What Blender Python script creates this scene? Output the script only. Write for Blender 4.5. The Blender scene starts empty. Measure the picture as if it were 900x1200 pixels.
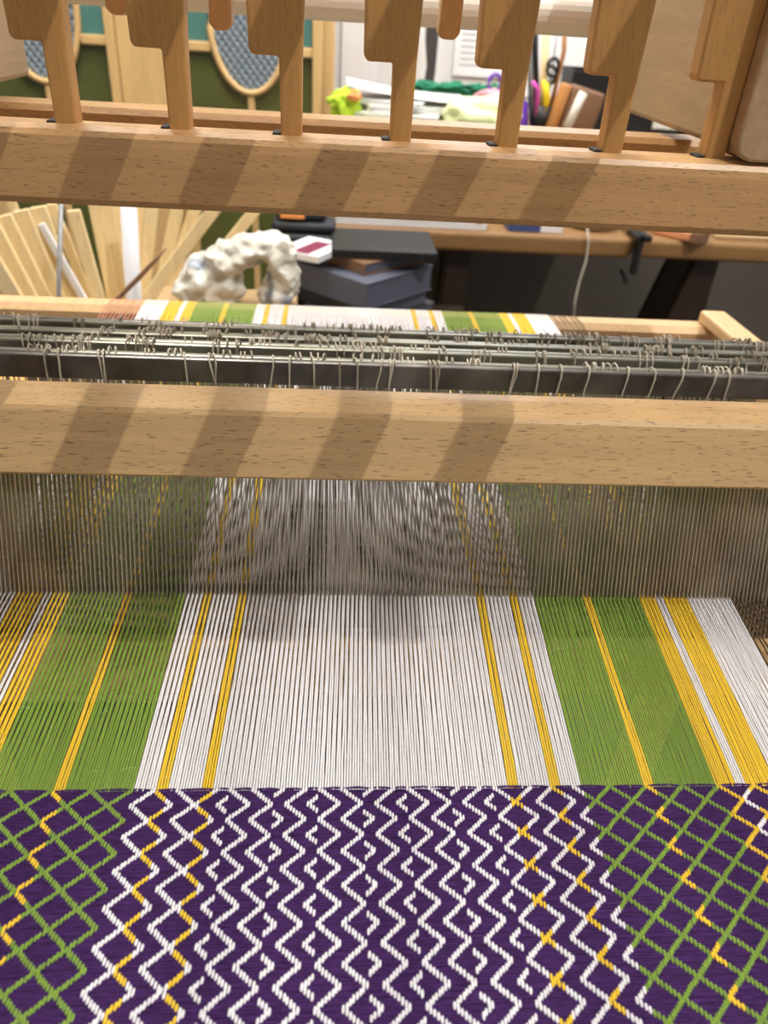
import bpy, bmesh, math, random
import numpy as np
from mathutils import Vector, Matrix
random.seed(7); rng = np.random.default_rng(7)
S = bpy.context.scene
COL = S.collection
PI = math.pi

# ------------------------------------------------------------------ camera, world, lights, exposure
# metres; the origin plane z = 0 is the warp, the floor lies 0.9 below it
H = .25                                                     # camera height above the warp
CAM = Matrix(((.99705667, -.01797604, -.0745309, 0), (-.05227643, .55169671, -.8324049, 0),
              (.05608179, .83385106, .54913317, H), (0, 0, 0, 1)))
cd = bpy.data.cameras.new('camera'); cam = bpy.data.objects.new('camera', cd); COL.objects.link(cam)
cam.matrix_world = CAM
cd.sensor_width = 36; cd.lens = 27; cd.clip_start = .01; cd.clip_end = 50
cd.dof.use_dof = True; cd.dof.focus_distance = .36; cd.dof.aperture_fstop = 12
S.camera = cam
S.view_settings.view_transform = 'Standard'; S.view_settings.look = 'None'
S.view_settings.exposure = 0; S.view_settings.gamma = 1
w = bpy.data.worlds.new('world'); S.world = w; w.use_nodes = True
w.node_tree.nodes['Background'].inputs[0].default_value = (1, .95, .89, 1)
w.node_tree.nodes['Background'].inputs[1].default_value = .235
def light(name, typ, loc, energy, col, aim=None, **kw):
    l = bpy.data.lights.new(name, typ); l.energy = energy; l.color = col
    for k, v in kw.items(): setattr(l, k, v)
    o = bpy.data.objects.new(name, l); COL.objects.link(o); o.location = loc
    if aim is not None: o.rotation_euler = (Vector(aim) - Vector(loc)).to_track_quat('-Z', 'Y').to_euler()
    return o
light('ceiling_bulb', 'POINT', (1.56, -1.16, 3.40), 245, (1, .955, .89), shadow_soft_size=.010)
light('ceiling_panel', 'AREA', (-.5, 1.35, 2.45), 75, (1, .93, .83), aim=(-.5, 1.3, 0), shape='RECTANGLE', size=.5, size_y=1.1)
light('cool_back_light', 'AREA', (.45, 2.15, 1.3), 14, (.93, .96, 1), aim=(.4, 2.45, .1), shape='DISK', size=.3)  # cool light above the back table, its source unseen

# ------------------------------------------------------------------ helpers
def at(px, py, y):
    "point at distance y beyond the camera that is seen at a pixel of the 900 x 1200 photograph"
    v = CAM.to_3x3() @ Vector((px - 450, 600 - py, -900)); t = y / v.y
    return Vector((v.x * t, y, v.z * t + H))
WP = {}                                                     # world position of every object's origin
def empty(name, loc, label, cat, group=None):
    o = bpy.data.objects.new(name, None); COL.objects.link(o); o.location = loc; o.empty_display_size = .05
    WP[o.name] = Vector(loc); return tag(o, label, cat, group)
def tag(o, label=None, cat=None, group=None, kind=None):
    for k, v in (('label', label), ('category', cat), ('group', group), ('kind', kind)):
        if v: o[k] = v
    return o
def link(name, me, m, parent, loc):
    o = bpy.data.objects.new(name, me); COL.objects.link(o)
    if m and not me.materials: me.materials.append(m)
    loc = Vector(loc); WP[o.name] = loc
    if parent: o.parent = parent; o.location = loc - WP[parent.name]
    else: o.location = loc
    return o
def obj(name, bm, m, parent=None, smooth=False, kind=None):
    "link a bmesh or (verts, faces) in world coordinates as one object whose origin is the foot of its bounds"
    me = bpy.data.meshes.new(name)
    if isinstance(bm, tuple):
        v = np.asarray(bm[0], float); lo, hi = v.min(0), v.max(0)
        c = np.array([(lo[0] + hi[0]) / 2, (lo[1] + hi[1]) / 2, lo[2]])
        me.from_pydata((v - c).tolist(), [], [list(f) for f in bm[1]])
    else:
        v = np.array([q.co[:] for q in bm.verts]); lo, hi = v.min(0), v.max(0)
        c = np.array([(lo[0] + hi[0]) / 2, (lo[1] + hi[1]) / 2, lo[2]])
        bmesh.ops.translate(bm, vec=-Vector(c), verts=bm.verts)
        bmesh.ops.recalc_face_normals(bm, faces=bm.faces)
        bm.to_mesh(me); bm.free()
    if smooth: me.polygons.foreach_set('use_smooth', [True] * len(me.polygons))
    o = link(name, me, m, parent, c)
    if kind: o['kind'] = kind
    return o
def box(lo, hi, bev=0, bm=None, seg=2, mat=None):
    bm = bm or bmesh.new()
    r = bmesh.ops.create_cube(bm, size=1)
    vs = r['verts']; lo, hi = Vector(lo), Vector(hi)
    for v in vs: v.co = Vector([(lo[i] + hi[i]) / 2 + v.co[i] * (hi[i] - lo[i]) for i in range(3)])
    if bev:
        es = list({e for v in vs for e in v.link_edges})
        vs = list({v for f in bmesh.ops.bevel(bm, geom=es, offset=bev, segments=seg, affect='EDGES', profile=.5)['faces'] for v in f.verts})
    if mat:
        for v in (vs if vs else bm.verts): v.co = mat @ v.co
    return bm
def obox(size, mat, bev=.0, bm=None, seg=2):
    "a box of a size, its foot centred on the origin of mat"
    sx, sy, sz = size; b2 = box((-sx / 2, -sy / 2, 0), (sx / 2, sy / 2, sz), bev, None, seg)
    bmesh.ops.transform(b2, matrix=mat, verts=b2.verts)
    if bm is None: return b2
    me = bpy.data.meshes.new('t'); b2.to_mesh(me); b2.free(); bm.from_mesh(me); bpy.data.meshes.remove(me); return bm
def prism(poly, axis, a, b, bev=0, bm=None, seg=2):
    "extrude a polygon of 2-D points along an axis: 'x' takes (y, z) points, 'y' takes (x, z), 'z' takes (x, y)"
    bm2 = bmesh.new()
    f3 = {'x': lambda p, t: (t, p[0], p[1]), 'y': lambda p, t: (p[0], t, p[1]), 'z': lambda p, t: (p[0], p[1], t)}[axis]
    va = [bm2.verts.new(f3(p, a)) for p in poly]; vb = [bm2.verts.new(f3(p, b)) for p in poly]; n = len(poly)
    bm2.faces.new(va); bm2.faces.new(vb[::-1])
    for i in range(n): bm2.faces.new((va[i], vb[i], vb[(i + 1) % n], va[(i + 1) % n]))
    bmesh.ops.recalc_face_normals(bm2, faces=bm2.faces)
    if bev: bmesh.ops.bevel(bm2, geom=list(bm2.edges), offset=bev, segments=seg, affect='EDGES', profile=.5)
    if bm is None: return bm2
    me = bpy.data.meshes.new('t'); bm2.to_mesh(me); bm2.free(); bm.from_mesh(me); bpy.data.meshes.remove(me); return bm
def tube(paths, rad, n=6, flat=1.0, closed_ends=True):
    "sweep rings along polylines; rad a number or one per point; returns (verts, faces)"
    V, F = [], []; off = 0
    for P in paths:
        P = np.asarray(P, float); m = len(P)
        T = np.gradient(P, axis=0); T /= np.linalg.norm(T, axis=1)[:, None] + 1e-12
        up = np.array([0, 0, 1.]) if abs(T[:, 2]).mean() < .8 else np.array([1., 0, 0])
        A = np.cross(T, up); A /= np.linalg.norm(A, axis=1)[:, None] + 1e-12; B = np.cross(A, T)
        R = np.broadcast_to(np.asarray(rad, float), (m,))
        an = np.arange(n) * 2 * PI / n
        ring = P[:, None, :] + R[:, None, None] * (np.cos(an)[None, :, None] * A[:, None, :] + flat * np.sin(an)[None, :, None] * B[:, None, :])
        V.append(ring.reshape(-1, 3))
        for i in range(m - 1):
            for j in range(n):
                a, b = off + i * n + j, off + i * n + (j + 1) % n
                F.append((a, b, b + n, a + n))
        if closed_ends: F.append(tuple(off + j for j in range(n))[::-1]); F.append(tuple(off + (m - 1) * n + j for j in range(n)))
        off += m * n
    return (np.concatenate(V), F)
def lathe(prof, loc, n=24, bm=None):
    V, F = [], []
    for r, z in prof:
        for j in range(n): V.append((loc[0] + r * math.cos(2 * PI * j / n), loc[1] + r * math.sin(2 * PI * j / n), loc[2] + z))
    for i in range(len(prof) - 1):
        for j in range(n): F.append((i * n + j, i * n + (j + 1) % n, (i + 1) * n + (j + 1) % n, (i + 1) * n + j))
    F.append(tuple(range(n))[::-1]); F.append(tuple((len(prof) - 1) * n + j for j in range(n)))
    return (V, F)

# ------------------------------------------------------------------ materials
def lin(c): return tuple(((v / 255) / 12.92 if v / 255 <= .04045 else ((v / 255 + .055) / 1.055) ** 2.4) for v in c) + (1,)
def mat(name, col, rough=.6, metal=0, vary=.0, vscale=60, bump=0, bscale=300, stretch=(1, 1, 1), spec=.5, sheen=0, trans=0, emit=None):
    m = bpy.data.materials.new(name); m.use_nodes = True; nt = m.node_tree; b = nt.nodes['Principled BSDF']
    c = lin(col); b.inputs['Base Color'].default_value = c; b.inputs['Roughness'].default_value = rough
    b.inputs['Metallic'].default_value = metal; b.inputs['Specular IOR Level'].default_value = spec
    if sheen: b.inputs['Sheen Weight'].default_value = sheen
    if trans: b.inputs['Transmission Weight'].default_value = trans
    tc = nt.nodes.new('ShaderNodeTexCoord'); mp = nt.nodes.new('ShaderNodeMapping'); mp.inputs['Scale'].default_value = stretch
    nt.links.new(tc.outputs['Object'], mp.inputs[0])
    if vary:
        n = nt.nodes.new('ShaderNodeTexNoise'); n.inputs['Scale'].default_value = vscale; n.inputs['Detail'].default_value = 3
        r = nt.nodes.new('ShaderNodeMapRange'); r.inputs[1].default_value = .3; r.inputs[2].default_value = .7
        r.inputs[3].default_value = 1 - vary; r.inputs[4].default_value = 1 + vary
        mx = nt.nodes.new('ShaderNodeMix'); mx.data_type = 'RGBA'; mx.blend_type = 'MULTIPLY'; mx.inputs[0].default_value = 1
        mx.inputs[6].default_value = c
        nt.links.new(mp.outputs[0], n.inputs[0]); nt.links.new(n.outputs[0], r.inputs[0]); nt.links.new(r.outputs[0], mx.inputs[7])
        nt.links.new(mx.outputs[2], b.inputs['Base Color'])
    if bump:
        n = nt.nodes.new('ShaderNodeTexNoise'); n.inputs['Scale'].default_value = bscale; n.inputs['Detail'].default_value = 2
        bp = nt.nodes.new('ShaderNodeBump'); bp.inputs['Strength'].default_value = bump; bp.inputs['Distance'].default_value = .001
        nt.links.new(mp.outputs[0], n.inputs[0]); nt.links.new(n.outputs[0], bp.inputs['Height']); nt.links.new(bp.outputs[0], b.inputs['Normal'])
    return m
def wood(name, col, axis='x', fleck=.55, rough=.42, along=1.0, tilt=0, fine=1.0, coat=.0):
    "beech: a faint long figure along an axis plus short dark ray flecks"
    m = bpy.data.materials.new(name); m.use_nodes = True; nt = m.node_tree; b = nt.nodes['Principled BSDF']
    N, L = nt.nodes.new, nt.links.new
    b.inputs['Roughness'].default_value = rough; b.inputs['Coat Weight'].default_value = coat; b.inputs['Coat Roughness'].default_value = .25
    tc = N('ShaderNodeTexCoord')
    def noise(a, c, detail, rot=0):
        mp = N('ShaderNodeMapping'); mp.inputs['Scale'].default_value = {'x': (a, c, c), 'y': (c, a, c), 'z': (c, c, a)}[axis]
        mp.inputs['Rotation'].default_value = (0, rot, 0) if axis != 'y' else (rot, 0, 0)
        n = N('ShaderNodeTexNoise'); n.inputs['Scale'].default_value = 1; n.inputs['Detail'].default_value = detail
        L(tc.outputs['Object'], mp.inputs[0]); L(mp.outputs[0], n.inputs[0]); return n.outputs[0]
    def rng_(s, a, b_, c, d):
        r = N('ShaderNodeMapRange'); r.inputs[1].default_value, r.inputs[2].default_value, r.inputs[3].default_value, r.inputs[4].default_value = a, b_, c, d
        L(s, r.inputs[0]); return r.outputs[0]
    def mul(x, y):
        q = N('ShaderNodeMath'); q.operation = 'MULTIPLY'; L(x, q.inputs[0]); L(y, q.inputs[1]); return q.outputs[0]
    f = mul(rng_(noise(9 * along, 150 * fine, 4), .3, .7, .90, 1.08), rng_(noise(60 * along, 900 * fine, 2), .3, .7, .95, 1.05))
    fl = rng_(noise(190 * along, 1600 * fine, 0, tilt), .69, .75, 1, 1 - fleck)
    mx = N('ShaderNodeMix'); mx.data_type = 'RGBA'; mx.blend_type = 'MULTIPLY'; mx.inputs[0].default_value = 1
    mx.inputs[6].default_value = lin(col); L(f, mx.inputs[7])
    dk = N('ShaderNodeMix'); dk.data_type = 'RGBA'; L(fl, dk.inputs[0])
    d = lin(tuple(v * .5 for v in col)); dk.inputs[6].default_value = (d[0], d[1] * .85, d[2] * .7, 1); L(mx.outputs[2], dk.inputs[7])
    L(dk.outputs[2], b.inputs['Base Color'])
    return m
M = {}
M['beech'] = wood('beech', (204, 169, 121), 'x', .62, .40, tilt=.16, coat=.25)
M['beech_rail'] = wood('beech_rail', (205, 162, 111), 'x', .6, .40, tilt=.16, coat=.25)
M['beech_lever'] = wood('beech_lever', (194, 146, 84), 'z', .25, .5)
M['beech_pale'] = wood('beech_pale', (214, 178, 132), 'y', .25, .45)
M['beech_board'] = wood('beech_board', (180, 152, 118), 'y', .2, .5)
M['dowel'] = mat('dowel', (238, 230, 220), .45, vary=.05, vscale=20)
M['steel_dark'] = mat('steel_dark', (124, 121, 118), .38, .75, vary=.45, vscale=35, bump=.08, bscale=900)
M['steel'] = mat('steel', (150, 150, 138), .38, .75, vary=.3, vscale=30)
M['reed'] = mat('reed', (200, 190, 172), .36, .75, vary=.15, vscale=40)
M['cord'] = mat('cord', (206, 198, 182), .8, vary=.15, vscale=400)
M['purple'] = mat('purple', (58, 29, 82), .9, vary=.45, vscale=1, stretch=(260, 1600, 1600), bump=.6, bscale=1, spec=.25)
M['purple_core'] = mat('purple_core', (30, 14, 44), .95)
YC = {'white': (238, 238, 243), 'green': (124, 158, 54), 'yellow': (240, 202, 44), 'pink': (214, 130, 112), 'brown': (82, 62, 36)}
for k, c in YC.items(): M['yarn_' + k] = mat('yarn_' + k, c, .85, vary=.10, vscale=900, bump=.35, bscale=1, stretch=(2200, 900, 2200), sheen=.1)
M['black'] = mat('black', (20, 20, 22), .5); M['rubber'] = mat('rubber', (28, 26, 24), .7)
M['wall'] = mat('wall', (226, 226, 226), .9, vary=.03, vscale=3, bump=.1, bscale=60)
M['wall_shade'] = mat('wall_shade', (80, 74, 66), .9, vary=.06, vscale=4)  # wall with the shade behind the benches put into its colour
M['floor'] = wood('floor', (66, 50, 38), 'x', .1, .5, along=.3, fine=.1)
M['pine'] = wood('pine', (248, 224, 172), 'z', .2, .5, along=.3, fine=.3)
M['pine_frame'] = wood('pine_frame', (214, 178, 122), 'z', .15, .5, along=.3, fine=.25)
M['teal'] = mat('teal', (84, 132, 126), .2, vary=.1, vscale=8, spec=.6)
M['olive'] = mat('olive', (84, 90, 46), .2, vary=.15, vscale=10, spec=.6)
M['mesh_back'] = mat('mesh_back', (190, 206, 218), .4)
M['wire'] = mat('wire', (120, 132, 142), .5, .0)
M['bench'] = wood('bench', (140, 104, 62), 'x', .25, .5, along=.3, fine=.25)
M['dark_wood'] = wood('dark_wood', (46, 32, 24), 'z', .1, .5, along=.4, fine=.4)
M['paper'] = mat('paper', (236, 236, 238), .8); M['ink'] = mat('ink', (70, 72, 80), .8)
M['pvc'] = mat('pvc', (226, 228, 236), .35); M['grey_rod'] = mat('grey_rod', (160, 162, 164), .4, .6)
def plain(k, c, r=.6, **kw): M[k] = mat(k, c, r, **kw)
plain('bag', (216, 214, 204), .3, vary=.12, vscale=14)
plain('bag_print', (92, 108, 132), .4)
plain('navy', (26, 30, 40), .6); plain('orange', (232, 150, 84)); plain('maroon', (120, 30, 66))
plain('book_grey', (92, 92, 94)); plain('book_blue', (84, 88, 104)); plain('page', (206, 192, 166), .8)
plain('lime', (190, 224, 60), .9); plain('leaf', (38, 124, 92), .9, vary=.2, vscale=90); plain('rose', (226, 160, 172), .85)
plain('mint', (222, 234, 178), .85); plain('violet', (104, 58, 168), .4); plain('pen_yellow', (240, 214, 30), .4); plain('magenta', (214, 80, 190), .4)
plain('tan', (186, 128, 70), .55); plain('tan_dark', (126, 92, 66), .6); plain('mag', (226, 226, 220), .5); plain('cream', (232, 226, 212), .6)
plain('red', (200, 40, 44), .6); plain('blue', (64, 80, 130), .5); plain('strap', (62, 56, 54), .8); plain('skin_wood', (222, 150, 108), .5)
plain('card', (176, 146, 106), .8)

# ------------------------------------------------------------------ the room
F0 = -.9
def struct(name, bm, m, parent=None, **kw):
    o = obj(name, bm, m, parent, **kw); o['kind'] = 'structure'; return o
struct('floor', box((-3.2, -1.6, F0 - .1), (3.2, 2.8, F0)), M['floor'])
struct('wall_back', box((-3.2, 2.7, F0), (3.2, 2.8, 3.7)), M['wall'])
struct('wall_left', box((-3.3, -1.6, F0), (-3.2, 2.8, 3.7)), M['wall'])
struct('wall_right', box((3.2, -1.6, F0), (3.3, 2.8, 3.7)), M['wall'])
struct('ceiling', box((-3.3, -1.6, 3.7), (3.3, 2.8, 3.8)), M['wall'])

# ------------------------------------------------------------------ the loom
loom = empty('table_loom', (0, .42, F0), 'beech wood weaving loom with stepped levers, metal heddle shafts and a leaning reed', 'loom')
W = .4005                                                     # half width of the loom frame
# castle rails
front = obj('front_rail', prism([(.408, .1625), (.411, .1590), (.434, .1590), (.437, .1625), (.437, .1905), (.434, .194), (.416, .1945), (.4105, .1928), (.4085, .1905), (.408, .187)], 'x', -W, W, 0), M['beech_rail'], loom)
rear = obj('rear_rail', prism([(.530, .153), (.533, .15), (.561, .15), (.564, .153), (.564, .186), (.561, .1893), (.533, .1893), (.530, .186)], 'x', -W, W), M['beech_rail'], loom)
for sx in (-1, 1):
    x0, x1 = sorted((sx * .2155, sx * .2335))
    obj('side_board', box((x0, .4375, .1945), (x1, .64, .3845), .003), M['beech_board'], loom)
    x0, x1 = sorted((sx * .2005, sx * .262))
    px = [(x0, .2035), (x0 + .002, .1975), (x0 + .008, .1947), (x1 - .008, .1947), (x1 - .002, .1975), (x1, .2035), (x1, .56), (x0, .56)]
    obj('castle_post', prism(px, 'y', .4095, .4365, .0015), M['beech_board'], loom)
    x0, x1 = sorted((sx * .401, sx * .428))
    obj('side_rail', box((x0, .02, -.060), (x1, .775, -.020), .003), M['beech_pale'], loom)
    x0, x1 = sorted((sx * .4012, sx * .4262))
    obj('castle_upright', box((x0, .40, -.0195), (x1, .57, .40), .003), M['beech_board'], loom)
    for y0, y1 in ((.06, .12), (.62, .68)):
        obj('leg', box((x0, y0, F0), (x1, y1, -.0605), .003), M['beech_pale'], loom)
obj('stretcher', box((-.4005, .075, -.62), (.4005, .10, -.56), .003), M['beech_pale'], loom)
obj('shade_rail', box((-.2335, .414, .372), (.2335, .463, .40), .003), M['beech_board'], loom)  # unseen rail, added to shade the front face of the rear rail
obj('pivot_rod', tube([[(-.235, .682, .251), (.235, .682, .251)]], .0125, 20), M['dowel'], loom, smooth=False)
for x, zb in ((-.116, .238), (-.062, .2340), (.0625, .2365)):                  # tie tabs that hang in front of the rod
    w_ = .006
    obj('tie_tab', prism([(x - w_, zb + .003), (x - w_ + .003, zb), (x + w_ - .003, zb), (x + w_, zb + .003), (x + w_ + .002, .30), (x - w_ + .002, .30)], 'y', .495, .508, .001), M['beech_pale'], loom)
LX = [-.1826 + i * .0539 for i in range(8)]
for i, x in enumerate(LX):
    zp = .2279; xw = .0072 if i < 7 else .0058
    poly = [(x - .0046, .178), (x + .0052, .178), (x + .0058, .229), (x + xw, .262), (x + xw, .365), (x - .0200, .365), (x - .0198, .262), (x - .0192, zp + .002), (x - .0175, zp), (x - .0052, zp)]
    lv = obj('lever', prism(poly, 'y', .4185, .4305, .0012), M['beech_lever'], loom)
    obj('lever_handle', box((x - .0115, .119, .349), (x + .0090, .4180, .360), .003), M['beech_lever'], lv)
    obj('slot_plug', box((x - .009, .4185, .1935), (x - .0048, .4295, .1955), .0008), M['rubber'], lv)
# back beam
obj('back_beam', prism([(.724, -.05), (.752, -.05), (.752, -.007), (.747, -.0014), (.730, -.0014), (.724, -.007)], 'x', -.4005, .4005), M['beech_pale'], loom)
for sx in (-1, 1):
    x0, x1 = sorted((sx * .374, sx * .4003))
    obj('beam_end_block', box((x0, .655, -.0013), (x1, .745, .0115), .003), M['beech_pale'], loom)
obj('breast_beam', box((-.4005, .02, -.05), (.4005, .05, -.0025), .006), M['beech_pale'], loom)
# beater: leaning cap over a reed of flat wires
C20, S20 = math.cos(math.radians(20)), math.sin(math.radians(20))
def bt(s, t): return (.3025 + S20 * s - C20 * t, C20 * s + S20 * t)
beater = obj('beater_cap', prism([bt(*q) for q in ((.0612, .0118), (.0622, .013), (.0905, .013), (.0930, .0122), (.0998, -.0005), (.1018, -.006), (.1018, -.0115), (.0612, -.0115))], 'x', -.332, .332), M['beech'], loom)
obj('beater_batten', prism([bt(*q) for q in ((-.05, .013), (-.022, .013), (-.022, -.0115), (-.05, -.0115))], 'x', -.332, .332, .002), M['beech'], beater)
DP = .00215; V, Fc = [], []
for j in range(-150, 151):
    x = -.0695 + DP * 60 + (j - 8) * DP + rng.normal(0, .00006); h = .00040
    lean = rng.normal(0, .00012)
    n0 = len(V)
    for s in (-.022, .0625):
        for t, q in ((.0022, -h * .6), (.0022, h * .6), (.0008, h), (-.0012, h), (-.0022, 0), (-.0012, -h), (.0008, -h)):
            y, z = bt(s, t); V.append((x + q + (lean if s > 0 else 0), y, z))
    for k in range(7): Fc.append((n0 + k, n0 + (k + 1) % 7, n0 + 7 + (k + 1) % 7, n0 + 7 + k))
obj('reed_wire', (V, Fc), M['reed'], beater, kind='stuff')

# heddle shafts
hed_me = {}
def heddle_mesh(kind):
    if kind in hed_me: return hed_me[kind]
    a = .0026 + .0006 * kind
    P = [(0, a, -.075), (0, a, -.012), (.0002, a + .0004, -.002), (0, a * .8, .0014), (0, a * .3, .0026), (0, -a * .3, .0026), (.0002, -a * .85, .0012), (.0004, -a - .0003, -.003), (.0006 * (kind - 1), -a, -.012), (.0012 * (kind - 1), -a * .6, -.04), (0, -.0008, -.075), (0, -.0006, -.13)]
    v, f = tube([P], .00058, 6); me = bpy.data.meshes.new('heddle'); me.from_pydata([tuple(q) for q in v], [], f)
    me.polygons.foreach_set('use_smooth', [True] * len(me.polygons)); me.materials.append(M['cord']); hed_me[kind] = me; return me
front_x = [60, 74, 120, 125, 218, 247, 252, 320, 340, 366, 397, 416, 446, 456, 460, 502, 507, 512, 600, 604, 629, 655, 688, 734, 763, 798, 836, 852]
SHAFT_Y = [.4250 + .0152 * k for k in range(8)]
for k, y in enumerate(SHAFT_Y):
    zt = .0742 - .0025 * k + (0 if k == 0 else (-.0015, .0015, 0, .001, -.001, .0012, 0)[k - 1])
    hh = .0148 if k == 0 else .0095
    th = .0046 if k == 0 else .005
    sh = obj('heddle_shaft', box((-.330, y - th / 2, zt - hh), (.330, y + th / 2, zt), .0011), M['steel_dark'] if k in (0, 7) else M['steel'], loom)
    if k == 0: xs = [at(p, 440, y).x for p in front_x] + [-.20, -.215, .28, .295]
    else:
        half = .196 + .009 * k; xs = []
        while len(xs) < 62:
            c = rng.uniform(-half, half + .068)
            for q in range(rng.integers(1, 4)): xs.append(c + q * rng.uniform(.0022, .006))
        extra = xs[37:]; xs = xs[:37]
    for x in xs:
        o = link('heddle', heddle_mesh(int(rng.integers(0, 3))), None, sh, (x, y, zt))
        o.rotation_euler = (0, rng.normal(0, .06), rng.normal(0, .18))
    if k:
        lv, lf_, lo = [], [], 0
        for x in extra:
            v, f = tube([[(x, y + .0028, zt - .02), (x, y + .0028, zt - .002), (x, y, zt + .0024), (x + .0004, y - .0028, zt - .002), (x + .0008, y - .0028, zt - .03)]], .00055, 5); lv.append(v); lf_ += [tuple(q + lo for q in t) for t in f]; lo += len(v)
        obj('heddle_loops', (np.concatenate(lv), lf_), M['cord'], sh, True, 'stuff')
    # the crowd of cords below the shafts, too dense to tell apart
    ps = []
    for j in range(46):
        x = -.205 + j * .0094 + rng.normal(0, .0006)
        x2 = x + rng.normal(0, .0012)
        ps.append([(x2, y, zt - hh - .004), (x, y + .001, .010), (x + .0006, y, .003)]); ps.append([(x + .0006, y, -.003), (x, y, -.012), (x2, y, -.09)])
    obj('heddle_cords', tube(ps, .0005, 4), M['cord'], sh, kind='stuff')
    obj('lower_bar', box((-.33, y - .002, -.10), (.33, y + .002, -.09), .001), M['steel_dark'], sh)

# ------------------------------------------------------------------ warp yarn
N0, N1 = -18, 396
def xf(i): return -.0782 + (i - 100) * .001047              # at the fell
def xr(i): return -.0685 + (i - 108) * .001075              # at the reed
def xb(i): return .020 + (i - 190) * .00111                 # at the back beam
bands = [(-18, 12, 'pink'), (12, 32, 'white'), (32, 44, 'yellow'), (44, 48, 'white'), (48, 56, 'yellow'), (56, 80, 'green'), (80, 84, 'yellow'),
         (84, 108, 'green'), (108, 116, 'white'), (116, 120, 'yellow'), (120, 132, 'white'), (132, 136, 'yellow'), (136, 244, 'white'),
         (244, 248, 'yellow'), (248, 260, 'white'), (260, 264, 'yellow'), (264, 272, 'white'), (272, 296, 'green'), (296, 300, 'yellow'),
         (300, 324, 'green'), (324, 332, 'yellow'), (332, 336, 'white'), (336, 348, 'yellow'), (348, 370, 'white'), (370, 396, 'brown')]
def colour(i):
    for a, b, c in bands:
        if a <= i < b: return c
FELL = .1868
warp = empty('striped_warp', (.02, .187, 0), 'striped warp of white, yellow and green threads stretched from reed to cloth', 'yarn')
for a, b, c in bands:
    ps = []
    for i in range(a, b):
        e = 1 if i % 2 else -1; sh = SHAFT_Y[int(rng.integers(0, 8))]; zs = rng.uniform(-.0016, .0016)
        xR = xr(2 * (i // 2) + .5) + e * .00021; zR = e * .00036
        P = []
        for t in np.linspace(0, 1, 9):
            y = FELL - .001 + t * (.302 - FELL + .001)
            x = xf(i) + (xR - xf(i)) * t + rng.normal(0, .00007) * (0 < t < 1)
            # near the reed the two threads of a dent close up
            x += (1 - t) ** 2 * 0
            P.append((x, y, zR * t + rng.normal(0, .00010) - .0004 * (t == 0)))
        for t in np.linspace(0, 1, 7)[1:]:
            y = .302 + t * (.726 - .302); x = xR + (xb(i) - xR) * t + rng.normal(0, .0005) * (t < 1)
            P.append((x, y, zs * math.sin(PI * min(1, t * 1.6)) * 1.5))
        xq = xb(2 * (i // 2) + .5) + e * .0003
        if (c == 'pink' and i % 3) or (c == 'brown' and i % 5 in (1, 2, 4)): continue
        P += [(xq, .731, -.0006), (xq, .738, -.0004), (xq, .747, -.0008), (xq, .7528, -.006), (xq, .7532, -.03), (xq, .7528, -.06)]
        r = np.array([.00041] * 5 + [.00043] * 4 + [.00042] * 6 + [.00034] * 6)
        ps.append((np.array(P), r))
    V, Fc = [], []; off = 0
    for P, r in ps:
        v, f = tube([P], r, 6, closed_ends=False); V.append(v); Fc += [tuple(q + off for q in t) for t in f]; off += len(v)
    o = obj('yarn_band', (np.concatenate(V), Fc), M['yarn_' + c], warp, smooth=True, kind='stuff')
    o['label'] = c + ' warp threads'
# stray fibre ends on the warp
ps = []
for j in range(45):
    x, y = rng.uniform(-.13, .2), rng.uniform(.19, .29); a = rng.uniform(0, 2 * PI); l = rng.uniform(.002, .007)
    ps.append([(x, y, .0005), (x + l * .5 * math.cos(a), y + l * .5 * math.sin(a), .0018), (x + l * math.cos(a), y + l * math.sin(a), .0012)])
obj('stray_fibre', tube(ps, .00004, 3), M['yarn_white'], warp, kind='stuff')

# ------------------------------------------------------------------ woven cloth
seq = {}
def run(i0, ks):
    for q, k in enumerate(ks): seq[i0 + q] = k
up, dn = list(range(8)), list(range(7, -1, -1))
i = 100
for i in range(N0 - 14, 108): seq[i] = abs(((i - 100) % 14 + 14) % 14 if ((i - 100) % 14) <= 7 else 14 - (i - 100) % 14)
run(108, up + [6, 5, 4, 3, 2, 1, 0]); run(123, dn + up[1:]); run(138, up[:4])
for r in range(3):
    b = 142 + 32 * r
    run(b, dn); run(b + 8, dn); run(b + 16, [4, 5, 6, 7]); run(b + 20, up); run(b + 28, [0, 1, 2, 3])
run(238, dn + up[1:]); run(253, up + dn[1:])
for i in range(268, N1 + 14): q = (i - 275) % 14; seq[i] = q if q <= 7 else 14 - q
PY = .01285; Y0 = .1800; YEND = .035
cloth = empty('woven_cloth', (.02, .11, 0), 'finished purple handwoven cloth with white, green and yellow diamond zigzag pattern', 'cloth')
pitch = PY / 14
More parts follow.
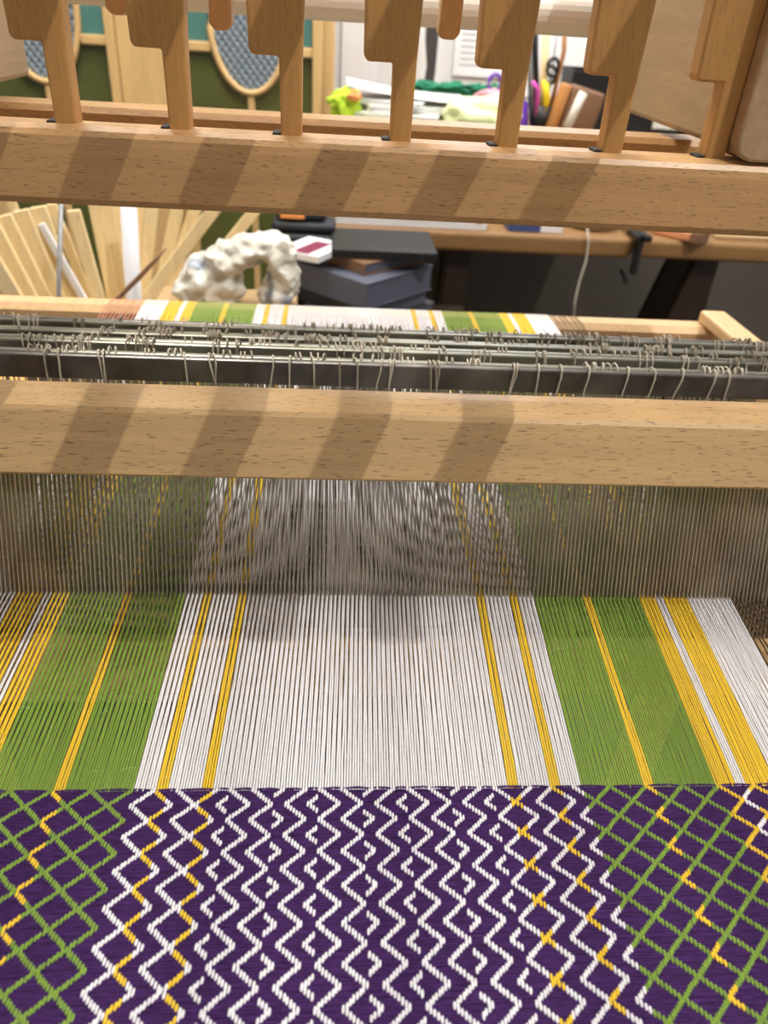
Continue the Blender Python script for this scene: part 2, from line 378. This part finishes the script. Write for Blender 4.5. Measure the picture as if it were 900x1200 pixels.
# weft: one flattened yarn per pick, rising between the floats
xs = np.arange(xf(N0), xf(N1), .0021); V, Fc = [], []; off = 0
an = np.linspace(0, PI, 5)
kk = np.array([seq[int(np.clip(round((x + .0782) / .001047 + 100), N0, N1 - 1))] for x in xs])
ny = int((FELL - YEND) / pitch)
for j in range(ny):
    y = FELL - (j + .5) * pitch
    wob = np.convolve(rng.normal(0, .00016, len(xs) + 6), np.ones(7) / 7, 'valid') * 1.6
    yy = y + wob
    if j < 3: yy = yy + (.0007, .0005, .0002)[j] * (1 - (kk / 7.) ** 3)
    zz = rng.normal(0, .00003, len(xs)) - .0002
    r = .00050
    ring = np.stack([np.broadcast_to(xs[:, None], (len(xs), 5)), yy[:, None] + r * np.cos(an)[None] * 1.05, zz[:, None] + .00042 * np.sin(an)[None]], -1)
    V.append(ring.reshape(-1, 3)); m = len(xs)
    a = off + np.arange(m - 1)[:, None] * 5 + np.arange(4)[None]
    Fc.append(np.stack([a, a + 5, a + 6, a + 1], -1).reshape(-1, 4)); off += m * 5
obj('weft', (np.concatenate(V), np.concatenate(Fc).tolist()), M['purple'], cloth, smooth=True, kind='stuff')
obj('cloth_body', box((xf(N0), YEND, -.0011), (xf(N1), FELL - .0003, -.00025)), M['purple_core'], cloth)
# warp floats, short humps of warp yarn, drawn by the threading
fl = {c: [] for c in YC}
for i in range(N0, N1):
    k = seq[i]; c = colour(i)
    for n in range(-1, 13):
        for sg in ((0,) if k in (0,) else (1, -1) if k < 7 else (1,)):
            y = Y0 - PY * (n + sg * k / 14)
            if YEND + .002 < y < FELL - .0002: fl[c].append((xf(i) + rng.normal(0, .00005), y + rng.normal(0, .00008), -sg if k not in (0, 7) else 0))
us = np.array([-1, -.78, -.3, .3, .78, 1]); wr = np.array([.25, .72, 1, 1, .72, .25]); an = np.linspace(0, PI, 5)
for c, L in fl.items():
    if not L: continue
    V, Fc = [], []; off = 0
    for x, y, s in L:
        hl = .00122 * rng.uniform(.92, 1.1); yy = y + us * hl; yy = np.minimum(yy, FELL + .0004)
        rr = .00052 * wr * rng.uniform(.9, 1.06)
        rx = x + us * .00010
        ring = np.stack([rx[:, None] + rr[:, None] * np.cos(an)[None], np.broadcast_to(yy[:, None], (6, 5)), .00005 + (.00066 * wr)[:, None] * np.sin(an)[None]], -1)
        V.append(ring.reshape(-1, 3))
        a = off + np.arange(5)[:, None] * 5 + np.arange(4)[None]
        Fc.append(np.stack([a, a + 1, a + 6, a + 5], -1).reshape(-1, 4)); off += 30
    o = obj('pattern_float', (np.concatenate(V), np.concatenate(Fc).tolist()), M['yarn_' + c], cloth, smooth=True, kind='stuff')
    o['label'] = c + ' pattern floats'

# ------------------------------------------------------------------ background: cabinet on the left
from mathutils import noise as mnoise
cab = empty('cabinet', (-.50, 2.46, F0), 'tall pine cabinet with green glass doors and oval wire mesh windows', 'cabinet')
CY = 2.30
obj('carcass', box((-1.02, CY + .024, F0), (.0, 2.66, .78), .004), M['pine_frame'], cab)
obj('centre_post', box((-.5495, CY - .004, F0 + .05), (-.4205, CY + .0235, .74), .004), M['pine_frame'], cab)
obj('plinth', box((-1.02, CY - .01, F0), (.0, CY + .0235, F0 + .049), .003), M['pine_frame'], cab)
for cx in (-.735, -.217):
    dr = obj('door', box((cx - .182, CY + .012, F0 + .05), (cx + .182, CY + .0235, .74)), M['olive'], cab)
    OC, OA, OB = .205, .098, .165
    for sx in (-1, 1):
        x0, x1 = sorted((cx + sx * .160, cx + sx * .184)); obj('stile', box((x0, CY - .008, F0 + .051), (x1, CY + .0118, .739), .003), M['pine_frame'], dr)
        x0, x1 = sorted((cx + sx * .0985, cx + sx * .1598)); obj('cross_bar', box((x0, CY - .004, .128), (x1, CY + .0118, .150), .003), M['pine_frame'], dr)
        x0, x1 = sorted((cx + sx * .004, cx + sx * .1597)); obj('glass_pane', box((x0, CY + .006, .1505), (x1, CY + .0117, .46)), M['teal'], dr)
    obj('mullion', box((cx - .009, CY - .004, F0 + .09), (cx + .009, CY + .0118, OC - OB - .006), .003), M['pine_frame'], dr)
    th = np.linspace(0, 2 * PI, 49)
    obj('oval_frame', tube([[(cx + OA * math.cos(t), CY - .001, OC + OB * math.sin(t)) for t in th]], .0085, 8, closed_ends=False), M['pine_frame'], dr, smooth=True)
    obj('oval_panel', prism([(cx + OA * math.cos(t), OC + OB * math.sin(t)) for t in th[:-1]], 'y', CY + .002, CY + .0055), M['mesh_back'], dr)
    ps = []
    for d in np.arange(-.34, .34, .024):
        for sg in (1, -1):
            q = [(u, d + sg * u * 1.25) for u in np.linspace(-OA, OA, 60)]
            q = [(u, v) for u, v in q if (u / OA) ** 2 + (v / OB) ** 2 < .97]
            if len(q) > 1: ps.append([(cx + q[0][0], CY - .001 + sg * .0008, OC + q[0][1]), (cx + q[-1][0], CY - .001 + sg * .0008, OC + q[-1][1])])
    obj('wire_mesh', tube(ps, .0026, 4), M['wire'], dr, kind='stuff')

# ------------------------------------------------------------------ crate of slats
crate = empty('wooden_crate', (-.34, 1.27, F0), 'pine crate on the floor holding the bundle of slats', 'crate')
obj('crate_bottom', box((-.66, 1.08, -.43), (-.135, 1.46, -.415)), M['pine'], crate)
for nm, lo, hi in (('front', (-.66, 1.06, F0), (-.135, 1.079, -.28)), ('back', (-.66, 1.461, F0), (-.135, 1.48, -.28)), ('side', (-.68, 1.06, F0), (-.6605, 1.48, -.28)), ('side', (-.1345, 1.06, F0), (-.125, 1.48, -.28))):
    obj('crate_' + nm, box(lo, hi, .002), M['pine'], crate)
def slat(px0, py0, px1, py1, w, y, label, m='pine', name='pine_lath', cat='lath', t=.007, zb=-.412, group='slats in the crate', rod=False):
    a, b = at(px0, py0, y), at(px1, py1, y); d = (b - a).normalized()
    a = a + d * ((zb + .03 * abs(d.x) - a.z) / d.z); L = (b - a).length
    X = Vector((d.z, 0, -d.x)); mt = Matrix((X, Vector((0, 1, 0)), d)).transposed().to_4x4(); mt.translation = a
    if rod: bm = tube([[tuple(a), tuple(b)]], w / 2, 12)
    else: bm = obox((w, t, L), mt, .0012, seg=1)
    return tag(obj(name, bm, M[m], None, smooth=rod), label, cat, group)
SL = [ # bottom pixel, top pixel, width, distance
 (18, 350, -42, 250, .024, 1.10, 'pale pine slat leaning far left, lowest at the left picture edge'),
 (36, 350, -14, 255, .022, 1.12, 'pale pine slat leaning left, second from the left edge of the bundle'),
 (52, 350, 4, 252, .022, 1.14, 'pale pine slat leaning left, third from the left edge of the bundle'),
 (68, 350, 24, 246, .022, 1.16, 'pale pine slat leaning left, just left of the grey rod foot'),
 (52, 350, 10, 225, .014, 1.36, 'narrow pine slat standing behind the left end of the bundle'),
 (84, 350, 44, 242, .024, 1.18, 'honey pine slat leaning left behind the grey rod'),
 (104, 350, 60, 238, .015, 1.23, 'honey pine slat leaning left just right of the grey rod'),
 (116, 350, 86, 246, .019, 1.20, 'pale pine slat with square top standing clear right of the grey rod'),
 (133, 350, 110, 232, .020, 1.25, 'upright pine slat, left one of the three upright boards'),
 (146, 350, 124, 232, .020, 1.262, 'upright pine slat, middle one of the three upright boards'),
 (154, 350, 135, 232, .016, 1.274, 'upright pine slat, right one of the three upright boards'),
 (168, 350, 179, 235, .019, 1.29, 'pale pine slat leaning slightly right beside the white pipe'),
 (186, 350, 210, 235, .020, 1.31, 'pine slat leaning right, second to the right of the white pipe'),
 (196, 350, 232, 235, .020, 1.33, 'pine slat leaning right, third to the right of the white pipe'),
 (172, 350, 264, 228, .019, 1.215, 'long pine slat leaning steeply right in front of the others'),
 (216, 350, 300, 245, .019, 1.38, 'pine slat leaning steeply right behind the plastic bag'),
 (150, 350, 160, 232, .030, 1.42, 'shaded brown slat at the back behind the white pipe'),
]
for x0, y0, x1, y1, wd, yy, lb in SL: slat(x0, y0, x1, y1, wd, yy, lb)
slat(98, 350, 48, 262, .010, 1.17, 'narrow white painted slat among the left leaning pine slats', 'paper', group=None)
slat(157, 350, 150, 236, .024, 1.195, 'white plastic pipe standing among the pine slats', 'pvc', 'plastic_pipe', 'pipe', group=None, rod=True)
slat(68.5, 350, 72, 232, .0065, 1.085, 'thin grey metal rod standing in front of the pine slats', 'grey_rod', 'metal_rod', 'rod', group=None, rod=True)
P = [at(138, 350, 1.13), at(160, 328, 1.13), at(178, 309, 1.13), at(194, 292, 1.13)]
P = [P[0] + (P[0] - P[1]) * 1.2] + P
tag(obj('brown_stick', tube([[tuple(p) for p in P]], [.004, .0055, .006, .005, .002], 8, .6), M['tan_dark'], None, True), 'thin curved brown stick lying across the pine slats', 'stick')

# ------------------------------------------------------------------ plastic bag on a cardboard box
def lump(c, r, amp, freq, seed, sub=4, ridge=0):
    bm = bmesh.new(); bmesh.ops.create_icosphere(bm, subdivisions=sub, radius=1)
    for v in bm.verts:
        n = mnoise.noise(v.co * freq + Vector((seed, seed * 2, 0))) + .5 * abs(mnoise.noise(v.co * freq * 2.3 + Vector((0, seed, 3))))
        if ridge: n -= ridge * abs(mnoise.noise(Vector((v.co.x * 2, v.co.y * 2, v.co.z * 5 + v.co.x * 3)) + Vector((seed, 1, 5)))) ** .6
        k = 1 + amp * n; v.co = Vector((c[0] + v.co.x * r[0] * k, c[1] + v.co.y * r[1] * k, c[2] + v.co.z * r[2] * k))
    return bm
mb = M['bag']; nt = mb.node_tree; bs = nt.nodes['Principled BSDF']; old = bs.inputs['Base Color'].links[0].from_socket   # blue grey print on the bag
n_ = nt.nodes.new('ShaderNodeTexNoise'); n_.inputs["Scale"].default_value = 20; rp = nt.nodes.new('ShaderNodeMapRange'); rp.inputs[1].default_value = .56; rp.inputs[2].default_value = .62
tc_ = nt.nodes.new('ShaderNodeTexCoord'); nt.links.new(tc_.outputs['Object'], n_.inputs[0]); nt.links.new(n_.outputs[0], rp.inputs[0])
mx_ = nt.nodes.new('ShaderNodeMix'); mx_.data_type = 'RGBA'; nt.links.new(rp.outputs[0], mx_.inputs[0]); nt.links.new(old, mx_.inputs[6]); mx_.inputs[7].default_value = lin((150, 159, 172)); nt.links.new(mx_.outputs[2], bs.inputs['Base Color'])
BY = .98; zb_ = at(275, 357, BY).z
bx = empty('cardboard_box', (-.14, BY, F0), 'plain cardboard box under the whitish plastic bag', 'box')
obj('carton', box((-.225, .89, F0), (-.045, 1.05, zb_ - .001), .002), M['card'], bx)
obj('flap', box((-.225, .886, zb_ - .10), (-.045, .8895, zb_ - .002), .001), M['card'], bx)
bag = empty('plastic_bag', at(275, 357, BY), 'crumpled whitish plastic bag with blue grey print beside the slats', 'bag')
bm = bmesh.new()
for px, py, r_, sd in ((226, 338, (.022, .03, .018), 3.1), (240, 322, (.026, .032, .022), 4.4), (262, 308, (.026, .03, .020), 5.3), (286, 294, (.024, .028, .016), 8.2), (310, 286, (.024, .026, .014), 6.6), (328, 296, (.020, .026, .020), 2.7), (332, 322, (.020, .028, .024), 9.1), (326, 343, (.022, .03, .018), 7.7), (262, 338, (.024, .03, .02), 1.3)):
    c = at(px, py, BY); q = lump((c.x, c.y, max(c.z, zb_ + r_[2] * .95)), tuple(1.12 * q for q in r_), .42, 1.5, sd, 4, .6)
    me_ = bpy.data.meshes.new('t'); q.to_mesh(me_); q.free(); bm.from_mesh(me_); bpy.data.meshes.remove(me_)
bb = obj('bag_body', bm, M['bag'], bag, True)
md = bb.modifiers.new('fuse', 'REMESH'); md.mode = 'VOXEL'; md.voxel_size = .0022; md.use_smooth_shade = True
md = bb.modifiers.new('soft', 'SMOOTH'); md.iterations = 6
c = at(226, 344, BY - .02); obj('bag_knot', tube([[(c.x, c.y, zb_ + .003), (c.x - .012, c.y - .01, zb_ + .008), (c.x - .018, c.y - .012, zb_ + .003)]], [.007, .005, .002], 8, .6), M['bag'], bag, True)

# ------------------------------------------------------------------ books on a stool
stool = empty('low_stool', (.08, 1.58, F0), 'dark low stool under the pile of books', 'stool')
obj('stool_top', box((-.12, 1.42, -.335), (.30, 1.70, -.305), .006), M['dark_wood'], stool)
for x in (-.09, .25):
    for y in (1.45, 1.65): obj('leg', box((x, y, F0), (x + .03, y + .03, -.336), .003), M['dark_wood'], stool)
def book(name, size, loc, rz, cov, label, cat='book', pages='book_blue', group=None):
    e = empty(name, loc, label, cat, group); mt = Matrix.Translation(loc) @ Matrix.Rotation(rz, 4, 'Z'); sx, sy, sz = size; t = .0025
    obj('cover', obox((sx, sy, t), mt, .0006, obox((sx, sy, t), mt @ Matrix.Translation((0, 0, sz - t)), .0006, None), 1), M[cov], e, kind='stuff' if False else None)
    obj('spine', obox((t, sy, sz - .0001), mt @ Matrix.Translation((-sx / 2 - t / 2, 0, 0)), .0005, None, 1), M[cov], e)
    obj('page_block', obox((sx - .006, sy - .008, sz - 2 * t - .0004), mt @ Matrix.Translation((.001, 0, t + .0002))), M[pages], e)
    return e
z = -.3048
for nm, sz, dx, dy, rz, cov, lb in (
  ('book', (.21, .17, .040), .085, 1.58, .75, 'book_grey', 'grey hardback at the bottom of the book pile'),
  ('book', (.20, .17, .032), .070, 1.57, .70, 'black', 'black covered book second from the bottom of the pile'),
  ('book', (.20, .19, .050), .070, 1.56, .80, 'book_blue', 'thick blue grey book with a corner towards the loom, mid pile'),
  ('book', (.17, .15, .022), .080, 1.585, .72, 'tan_dark', 'thin brown book lying on the thick blue grey book')):
    book(nm, sz, (dx, dy, z), rz, cov, lb, group='books piled on the stool'); z += sz[2] + .0006
fo = empty('black_folder', (.12, 1.58, z), 'flat black folder on top of the book pile', 'folder')
obj('folder_cover', box((.0, 1.50, z), (.205, 1.67, z + .018), .003), M['black'], fo); obj('folder_band', box((.17, 1.4985, z + .002), (.176, 1.4999, z + .016)), M['navy'], fo)
lf = empty('leaflet', (-.035, 1.53, z), 'white leaflet with pink panel sticking out left of the book pile', 'leaflet')
mt = Matrix.Translation((-.035, 1.53, z + .001)) @ Matrix.Rotation(-.5, 4, 'Z')
obj('sheet', obox((.09, .12, .012), mt), M['paper'], lf); obj('colour_panel', obox((.034, .09, .001), mt @ Matrix.Translation((.004, -.01, .0121))), M['maroon'], lf)
bg = empty('black_bag', (-.04, 1.62, z + .02), 'folded black bag with an orange panel at the end of the bench', 'bag')
zz = at(350, 290, 1.60).z
for k, (a, b_, q) in enumerate(((-.118, .028, 0), (-.122, .02, .022), (-.112, .0, .044))):
    obj('bag_fold', box((a, 1.615 + .01 * k, zz + q), (b_ - .012, 1.699, zz + q + .020), .008), M['navy'], bg, True)
obj('orange_panel', box((-.104, 1.6285, zz + .048), (-.055, 1.6345, zz + .060), .002), M['orange'], bg)
obj('bag_base', box((-.11, 1.665, -.3046), (-.03, 1.698, zz + .004), .004), M['navy'], bg)

# ------------------------------------------------------------------ benches
def bench(name, x0, x1, legs, label, zt, th):
    e = empty(name, ((x0 + x1) / 2, 1.8, F0), label, 'bench')
    obj('bench_top', box((x0, 1.70, zt - th), (x1, 1.93, zt), .010, seg=3), M['bench'], e)
    for lx, fl_ in legs:
        for s in (-1, 1):
            q = [(lx - .026, zt - th - .0005), (lx + .026, zt - th - .0005), (lx + .020 + (fl_ if s > 0 else 0) * 0, F0), (lx - .030 - fl_, F0)]
            y0 = 1.74 if s < 0 else 1.86
            obj('leg', prism(q, 'y', y0, y0 + .035, .003), M['dark_wood'], e)
        obj('leg_brace', box((lx - .02, 1.7755, -.55), (lx + .02, 1.8595, -.50), .002), M['dark_wood'], e)
    return e
bench('workbench', .0, .662, ((.287, .03), (.05, .0)), 'brown wooden workbench plank on dark legs, left of the gap', -.145, .043)
bench('side_bench', .674, 1.75, ((.862, .17), (1.5, .0)), 'brown wooden bench plank on splayed dark legs, right of the gap', -.144, .042)
pad = empty('paper_pad', (.17, 1.80, -.134), 'white printed pad of paper lying on the left bench', 'paper')
obj('pad', box((.008, 1.715, -.1445), (.335, 1.88, -.112), .001), M['paper'], pad)
ps = [[(x, 1.7145, -.119), (x + .011, 1.7145, -.119)] for x in np.arange(.10, .30, .018)] + [[(x, 1.7145, -.126), (x + .008, 1.7145, -.126)] for x in np.arange(.14, .26, .014)]
obj('print_line', tube(ps, .0011, 4, .6), M['ink'], pad, kind='stuff'); obj('red_mark', box((.312, 1.7138, -.130), (.322, 1.7149, -.124)), M['red'], pad)
nb = empty('blue_notebook', (.45, 1.78, -.134), 'blue edged notebook on the bench right of the white pad', 'notebook')
obj('notebook_cover', box((.385, 1.72, -.1445), (.455, 1.86, -.125), .001), M['blue'], nb); obj('notebook_pages', box((.4555, 1.722, -.144), (.505, 1.858, -.126)), M['paper'], nb)
dish = lathe([(.02, .0), (.045, .004), (.058, .020), (.056, .021), (.044, .007), (.02, .004)], (.59, 1.80, -.1445), 28)
tag(obj('white_dish', dish, M['cream'], None, True), 'shallow cream dish near the right end of the left bench', 'dish')
clamp = empty('black_clamp', (.668, 1.70, -.134), 'black clamp in the gap between the two benches', 'clamp')
obj('clamp_bar', box((.6630, 1.672, -.215), (.6735, 1.696, -.128), .002), M['black'], clamp); obj('clamp_jaw', box((.655, 1.672, -.1436), (.690, 1.74, -.131), .002), M['black'], clamp)
obj('clamp_screw', tube([[(.64, 1.684, -.205), (.66, 1.684, -.235)]], .005, 8), M['black'], clamp)
tl = empty('wooden_tool', (.76, 1.76, -.132), 'orange brown wooden tool lying on the right bench', 'tool')
mt = Matrix.Translation((.765, 1.74, -.1435)) @ Matrix.Rotation(-.9, 4, 'Z')
obj('tool_body', obox((.10, .045, .020), mt, .004), M['skin_wood'], tl); obj('tool_head', obox((.02, .05, .024), mt @ Matrix.Translation((.061, 0, 0)), .003), M['tan_dark'], tl)
tr = empty('wooden_tray', (1.08, 1.80, -.132), 'flat pale wooden tray at the right end of the right bench', 'tray')
obj('tray_bottom', box((.86, 1.73, -.1438), (1.25, 1.90, -.136), .001), M['card'], tr); obj('tray_rim', box((.985, 1.715, -.1438), (1.25, 1.7295, -.120), .001), M['tan_dark'], tr)
P = [at(688, 268, 1.692), at(690, 283, 1.690), at(687, 305, 1.690), at(679, 330, 1.690), at(674, 352, 1.690), at(672, 376, 1.690)]
P = [P[0] + Vector((0, .03, .0015))] + P
tag(obj('loose_thread', tube([[tuple(p) for p in P]], .0022, 6), M['cord'], None, True), 'loose pale thread hanging over the edge of the bench', 'thread')
# dark sheet painting in the shade on the lower wall behind the benches
struct('shade_sheet', box((.005, 2.68, F0), (3.19, 2.699, -.03)), M['wall_shade'])

# ------------------------------------------------------------------ table and clutter at the back
tb = empty('work_table', (.36, 2.28, F0), 'brown wooden table against the wall, heaped with papers and yarn', 'table')
obj('tabletop', box((.012, 1.95, -.025), (.86, 2.60, .0), .003), M['bench'], tb)
for x in (.06, .26):
    for y in (1.97, 2.55): obj('leg', box((x, y, F0), (x + .04, y + .04, -.0255), .002), M['dark_wood'], tb)
def ball(name, px, py, y, r, m, label, cat, amp=.5, fr=1.8, seed=1., lift=0, group=None):
    c = at(px, py, y); return tag(obj(name, lump(c, r, amp, fr, seed, 4), M[m], None, True), label, cat, group)
k = 0; zt = .0006
for sx, sy, x, y, rz, th, m_, lb in ((.27, .22, .15, 2.14, .05, .012, 'mint', 'pale green magazine at the bottom of the paper heap'), (.24, .19, .14, 2.13, -.12, .012, 'mag', 'off white magazine second in the paper heap'),
        (.23, .17, .185, 2.15, .20, .014, 'mag', 'white magazine on top of the heap right of a lever'), (.22, .17, .12, 2.15, -.25, .010, 'paper', 'white booklet lying askew on the left of the heap')):
    book('magazine', (sx, sy, th), (x, y, zt + .012), rz, m_, lb, 'magazine', 'paper', 'magazines on the back table'); zt += th + .0006
obj_ = tag(obj('box_file', box((.02, 2.0, .0005), (.29, 2.26, .012), .002), M['mag']), 'flat white box file under the magazine heap', 'box')
sh = bmesh.new()
for k_, (rx, ry, q) in enumerate(((.10, .14, .0), (-.16, .1, .006))):
    pass
sh.free()
V, Fc = [], []                                               # a curling sheet of paper
for i_ in range(9):
    for j_ in range(3):
        u = i_ / 8; V.append((.03 + .30 * u, 2.06 + .09 * j_ + .03 * u, zt + .013 + .028 * (1 - u) ** 2 + .002 * j_))
for i_ in range(8):
    for j_ in range(2): a = i_ * 3 + j_; Fc.append((a, a + 3, a + 4, a + 1))
cs = obj('curling_sheet', (V, Fc), M['paper'], None, True); md = cs.modifiers.new('t', 'SOLIDIFY'); md.thickness = .0012
tag(cs, 'white sheet of paper curling up on the magazine heap', 'paper')
def skein(name, px, py, y, rx, rz_, m, label, n=9, lt=.0045):
    c = at(px, py, y); ps = []
    for q in range(n):
        a0 = rng.uniform(0, 6.28); ps.append([(c.x + (rx + rng.normal(0, rx * .12)) * math.cos(t), c.y + (.03 + rng.normal(0, .006)) * math.sin(t) + rng.normal(0, .002), c.z + rz_ * math.sin(t * 2 + a0) + rng.normal(0, rz_ * .4)) for t in np.linspace(0, 2 * PI, 26)])
    return tag(obj(name, tube(ps, lt, 5), M[m], None, True), label, 'yarn')
ball('yarn_ball', 404, 122, 2.06, (.034, .03, .030), 'lime', 'lime green ball of yarn left of the magazine heap', 'yarn', .5, 2.2, 4.)
ball('orange_scrap', 415, 112, 2.03, (.015, .014, .010), 'orange', 'small orange scrap on the lime green yarn', 'scrap', .5, 2, 2.)
skein('yarn_skein', 510, 105, 2.36, .085, .010, 'leaf', 'dark green skein of yarn behind the magazine heap, left half')
skein('yarn_skein', 552, 106, 2.47, .075, .012, 'leaf', 'dark green skein of yarn behind the mint cloth, right half')
ball('mint_cloth', 566, 134, 2.04, (.090, .06, .036), 'mint', 'crumpled pale green cloth in front of the pink cloth', 'cloth', .35, 1.6, 7.)
ball('pink_cloth', 577, 118, 2.20, (.045, .04, .026), 'rose', 'crumpled pink cloth behind the pale green cloth', 'cloth', .4, 1.8, 9.)
c = at(580, 98, 2.2)
vs_ = empty('scissors', (c.x, c.y, c.z - .06), 'violet handled scissors stuck in the yarn and cloth heap', 'scissors')
obj('handle_loop', tube([[(c.x + .016 * math.cos(t), c.y, c.z + .020 * math.sin(t)) for t in np.linspace(0, 2 * PI, 20)]], .005, 8, closed_ends=False), M['violet'], vs_, True)
obj('shank', tube([[(c.x, c.y, c.z - .018), (c.x - .004, c.y + .01, c.z - .055)]], .005, 8), M['violet'], vs_)
c = at(606, 140, 2.12); tag(obj('yarn_cone', lathe([(.030, 0), (.031, .012), (.022, .072), (.014, .074), (.012, .082)], (c.x, c.y, .0006), 20), M['violet'], None, True), 'violet cone of yarn standing left of the pencil pot', 'yarn')
# pencil pot
c = at(634, 142, 2.10); X0, Yp = c.x, c.y
pot = empty('pencil_pot', (X0, Yp, 0), 'black pot holding scissors and pens on the back table', 'pot')
obj('pot_wall', lathe([(.024, .0006), (.029, .07), (.0265, .07), (.022, .006)], (X0, Yp, 0), 24), M['black'], pot, True)
def stick(name, pts, r, m, label, cat, flat=1.): return tag(obj(name, tube([[tuple(p) for p in pts]], r, 8, flat), M[m], None, True), label, cat)
def pt(px, py, dy=0): return at(px, py, Yp + dy)
def foot(dx, dy, z=.008): return Vector((X0 + dx, Yp + dy, z))
stick('ruler', [foot(.002, .008), pt(637, 92, .008), pt(642, 8, .008)], .0032, 'pine', 'yellowish wooden ruler standing upright in the black pot', 'ruler', 2.8)
stick('yellow_pen', [foot(.012, -.010), pt(641, 118, -.012), pt(637, 94, -.012)], .006, 'pen_yellow', 'yellow pen leaning in the black pot, taller one', 'pen')
stick('highlighter', [foot(.004, -.014), pt(641, 113, -.024), pt(639, 98, -.026)], .008, 'pen_yellow', 'stubby yellow highlighter at the front of the black pot', 'pen')
stick('magenta_pen', [foot(-.010, -.012), pt(630, 104, -.02), pt(624, 96, -.022)], .0055, 'magenta', 'magenta pen at the front of the black pot', 'pen')
stick('grey_needle', [foot(.012, .004), pt(648, 75, .004), pt(654, 30, .004)], .0022, 'grey_rod', 'thin grey knitting needle leaning right in the black pot', 'needle')
stick('bamboo_stick', [foot(.016, .010), pt(661, 60, .012), pt(662, 20, .012)], .0055, 'tan', 'light brown stick standing right of the knitting needle', 'stick')
sc_ = empty('scissors', (X0, Yp, .03), 'black handled scissors standing in the pot behind the pens', 'scissors')
for q, (px, py) in enumerate(((648, 79), (645, 88))):
    c = pt(px, py, -.002 + .012 * q)
    obj('handle_loop', tube([[(c.x + .013 * math.cos(t), c.y, c.z + .019 * math.sin(t)) for t in np.linspace(0, 2 * PI, 20)]], .0042, 8, closed_ends=False), M['black'], sc_, True)
    obj('blade', tube([[(c.x - .004, c.y, c.z - .02), tuple(foot(.002 + .006 * q, .0))]], .004, 6, .4), M['grey_rod'], sc_)
st = [pt(624, 20, .012), pt(624, 60, .012), foot(-.008, .012)]
stick('black_brush', st, .006, 'black', 'broad black brush handle standing at the left in the pot', 'brush', 2.3)
stick('steel_shears', [pt(620, 40, -.006), pt(622, 74, -.006), foot(-.014, -.004)], .003, 'grey_rod', 'narrow steel shears at the far left of the pot', 'shears', 1.5)
# block, tube and bin
c = at(664, 146, 2.06); mt = Matrix.Translation((c.x, c.y, .0008)) @ Matrix.Rotation(.22, 4, 'Y')
bl = empty('tape_dispenser', (c.x, c.y, 0), 'tan rounded wooden block leaning right of the pencil pot', 'block')
obj('block_body', obox((.085, .05, .112), mt @ Matrix.Translation((.012, 0, .006)), .010, seg=3), M['tan_dark'], bl, True); obj('block_edge', obox((.020, .052, .108), mt @ Matrix.Translation((-.042, 0, .006)), .006), M['tan'], bl, True)
a, b = at(664, 150, 2.0), at(684, 108, 2.0); a.z = max(a.z, .012)
stick('pale_tube', [a, b], .0105, 'cream', 'pale roll of paper leaning on the tan block', 'roll')
c = at(688, 142, 2.28)
bn = empty('black_bin', (c.x, c.y, 0), 'black open box behind the tan block on the back table', 'box')
for lo, hi in (((-.075, -.06, .0006), (.16, -.052, .14)), ((-.075, .052, .0006), (.16, .06, .145)), ((-.075, -.0515, .0006), (-.067, .0515, .142)), ((.152, -.0515, .0006), (.16, .0515, .142))):
    obj('bin_wall', box((c.x + lo[0], c.y + lo[1], lo[2]), (c.x + hi[0], c.y + hi[1], hi[2]), .001), M['black'], bn)
obj('bin_filling', lump((c.x + .005, c.y, .10), (.055, .04, .04), .5, 3, 4.4, 3), M['rubber'], bn, True)
# on the wall
c = at(505, 60, 2.56)
stp = empty('dark_strap', (c.x, 2.56, c.z), 'dark strap hanging down behind the magazine heap', 'strap')
ps = [(c.x - .020, .45), (c.x + .019, .45), (c.x + .020, .20), (c.x + .019, .10), (c.x + .014, .03), (c.x - .016, .03), (c.x - .008, .11), (c.x - .018, .18)]
obj('strap_band', prism(ps, 'y', 2.57, 2.576), M['strap'], stp)
struct('trim_2', box((.012, 2.672, -.029), (3.19, 2.699, .0), .002), M['cream'])
for q, (x0, z0, x1, z1, lb) in enumerate(((.36, .085, .53, .34, 'printed white sheet pinned on the wall above the green yarn'), (.02, .02, .13, .40, 'tall bluish white sheet pinned on the wall next to the cabinet'), (.57, .04, .82, .33, 'white sheet pinned on the wall behind the pencil pot'))):
    e = empty('pinned_sheet', ((x0 + x1) / 2, 2.694, z0), lb, 'paper', 'sheets on the back wall')
    obj('sheet', box((x0, 2.692, z0), (x1, 2.694, z1)), M['paper'], e)
    if q == 0:
        ps = [[(x0 + .02, 2.6915, z), (x0 + .02 + rng.uniform(.05, .12), 2.6915, z)] for z in np.arange(z0 + .03, z1 - .02, .016)]
        obj('print_line', tube(ps, .0012, 4, .5), M['ink'], e, kind='stuff')
    else: obj('pin', tube([[((x0 + x1) / 2, 2.6917, z1 - .01), ((x0 + x1) / 2, 2.686, z1 - .01)]], .004, 8), M['ink'], e)
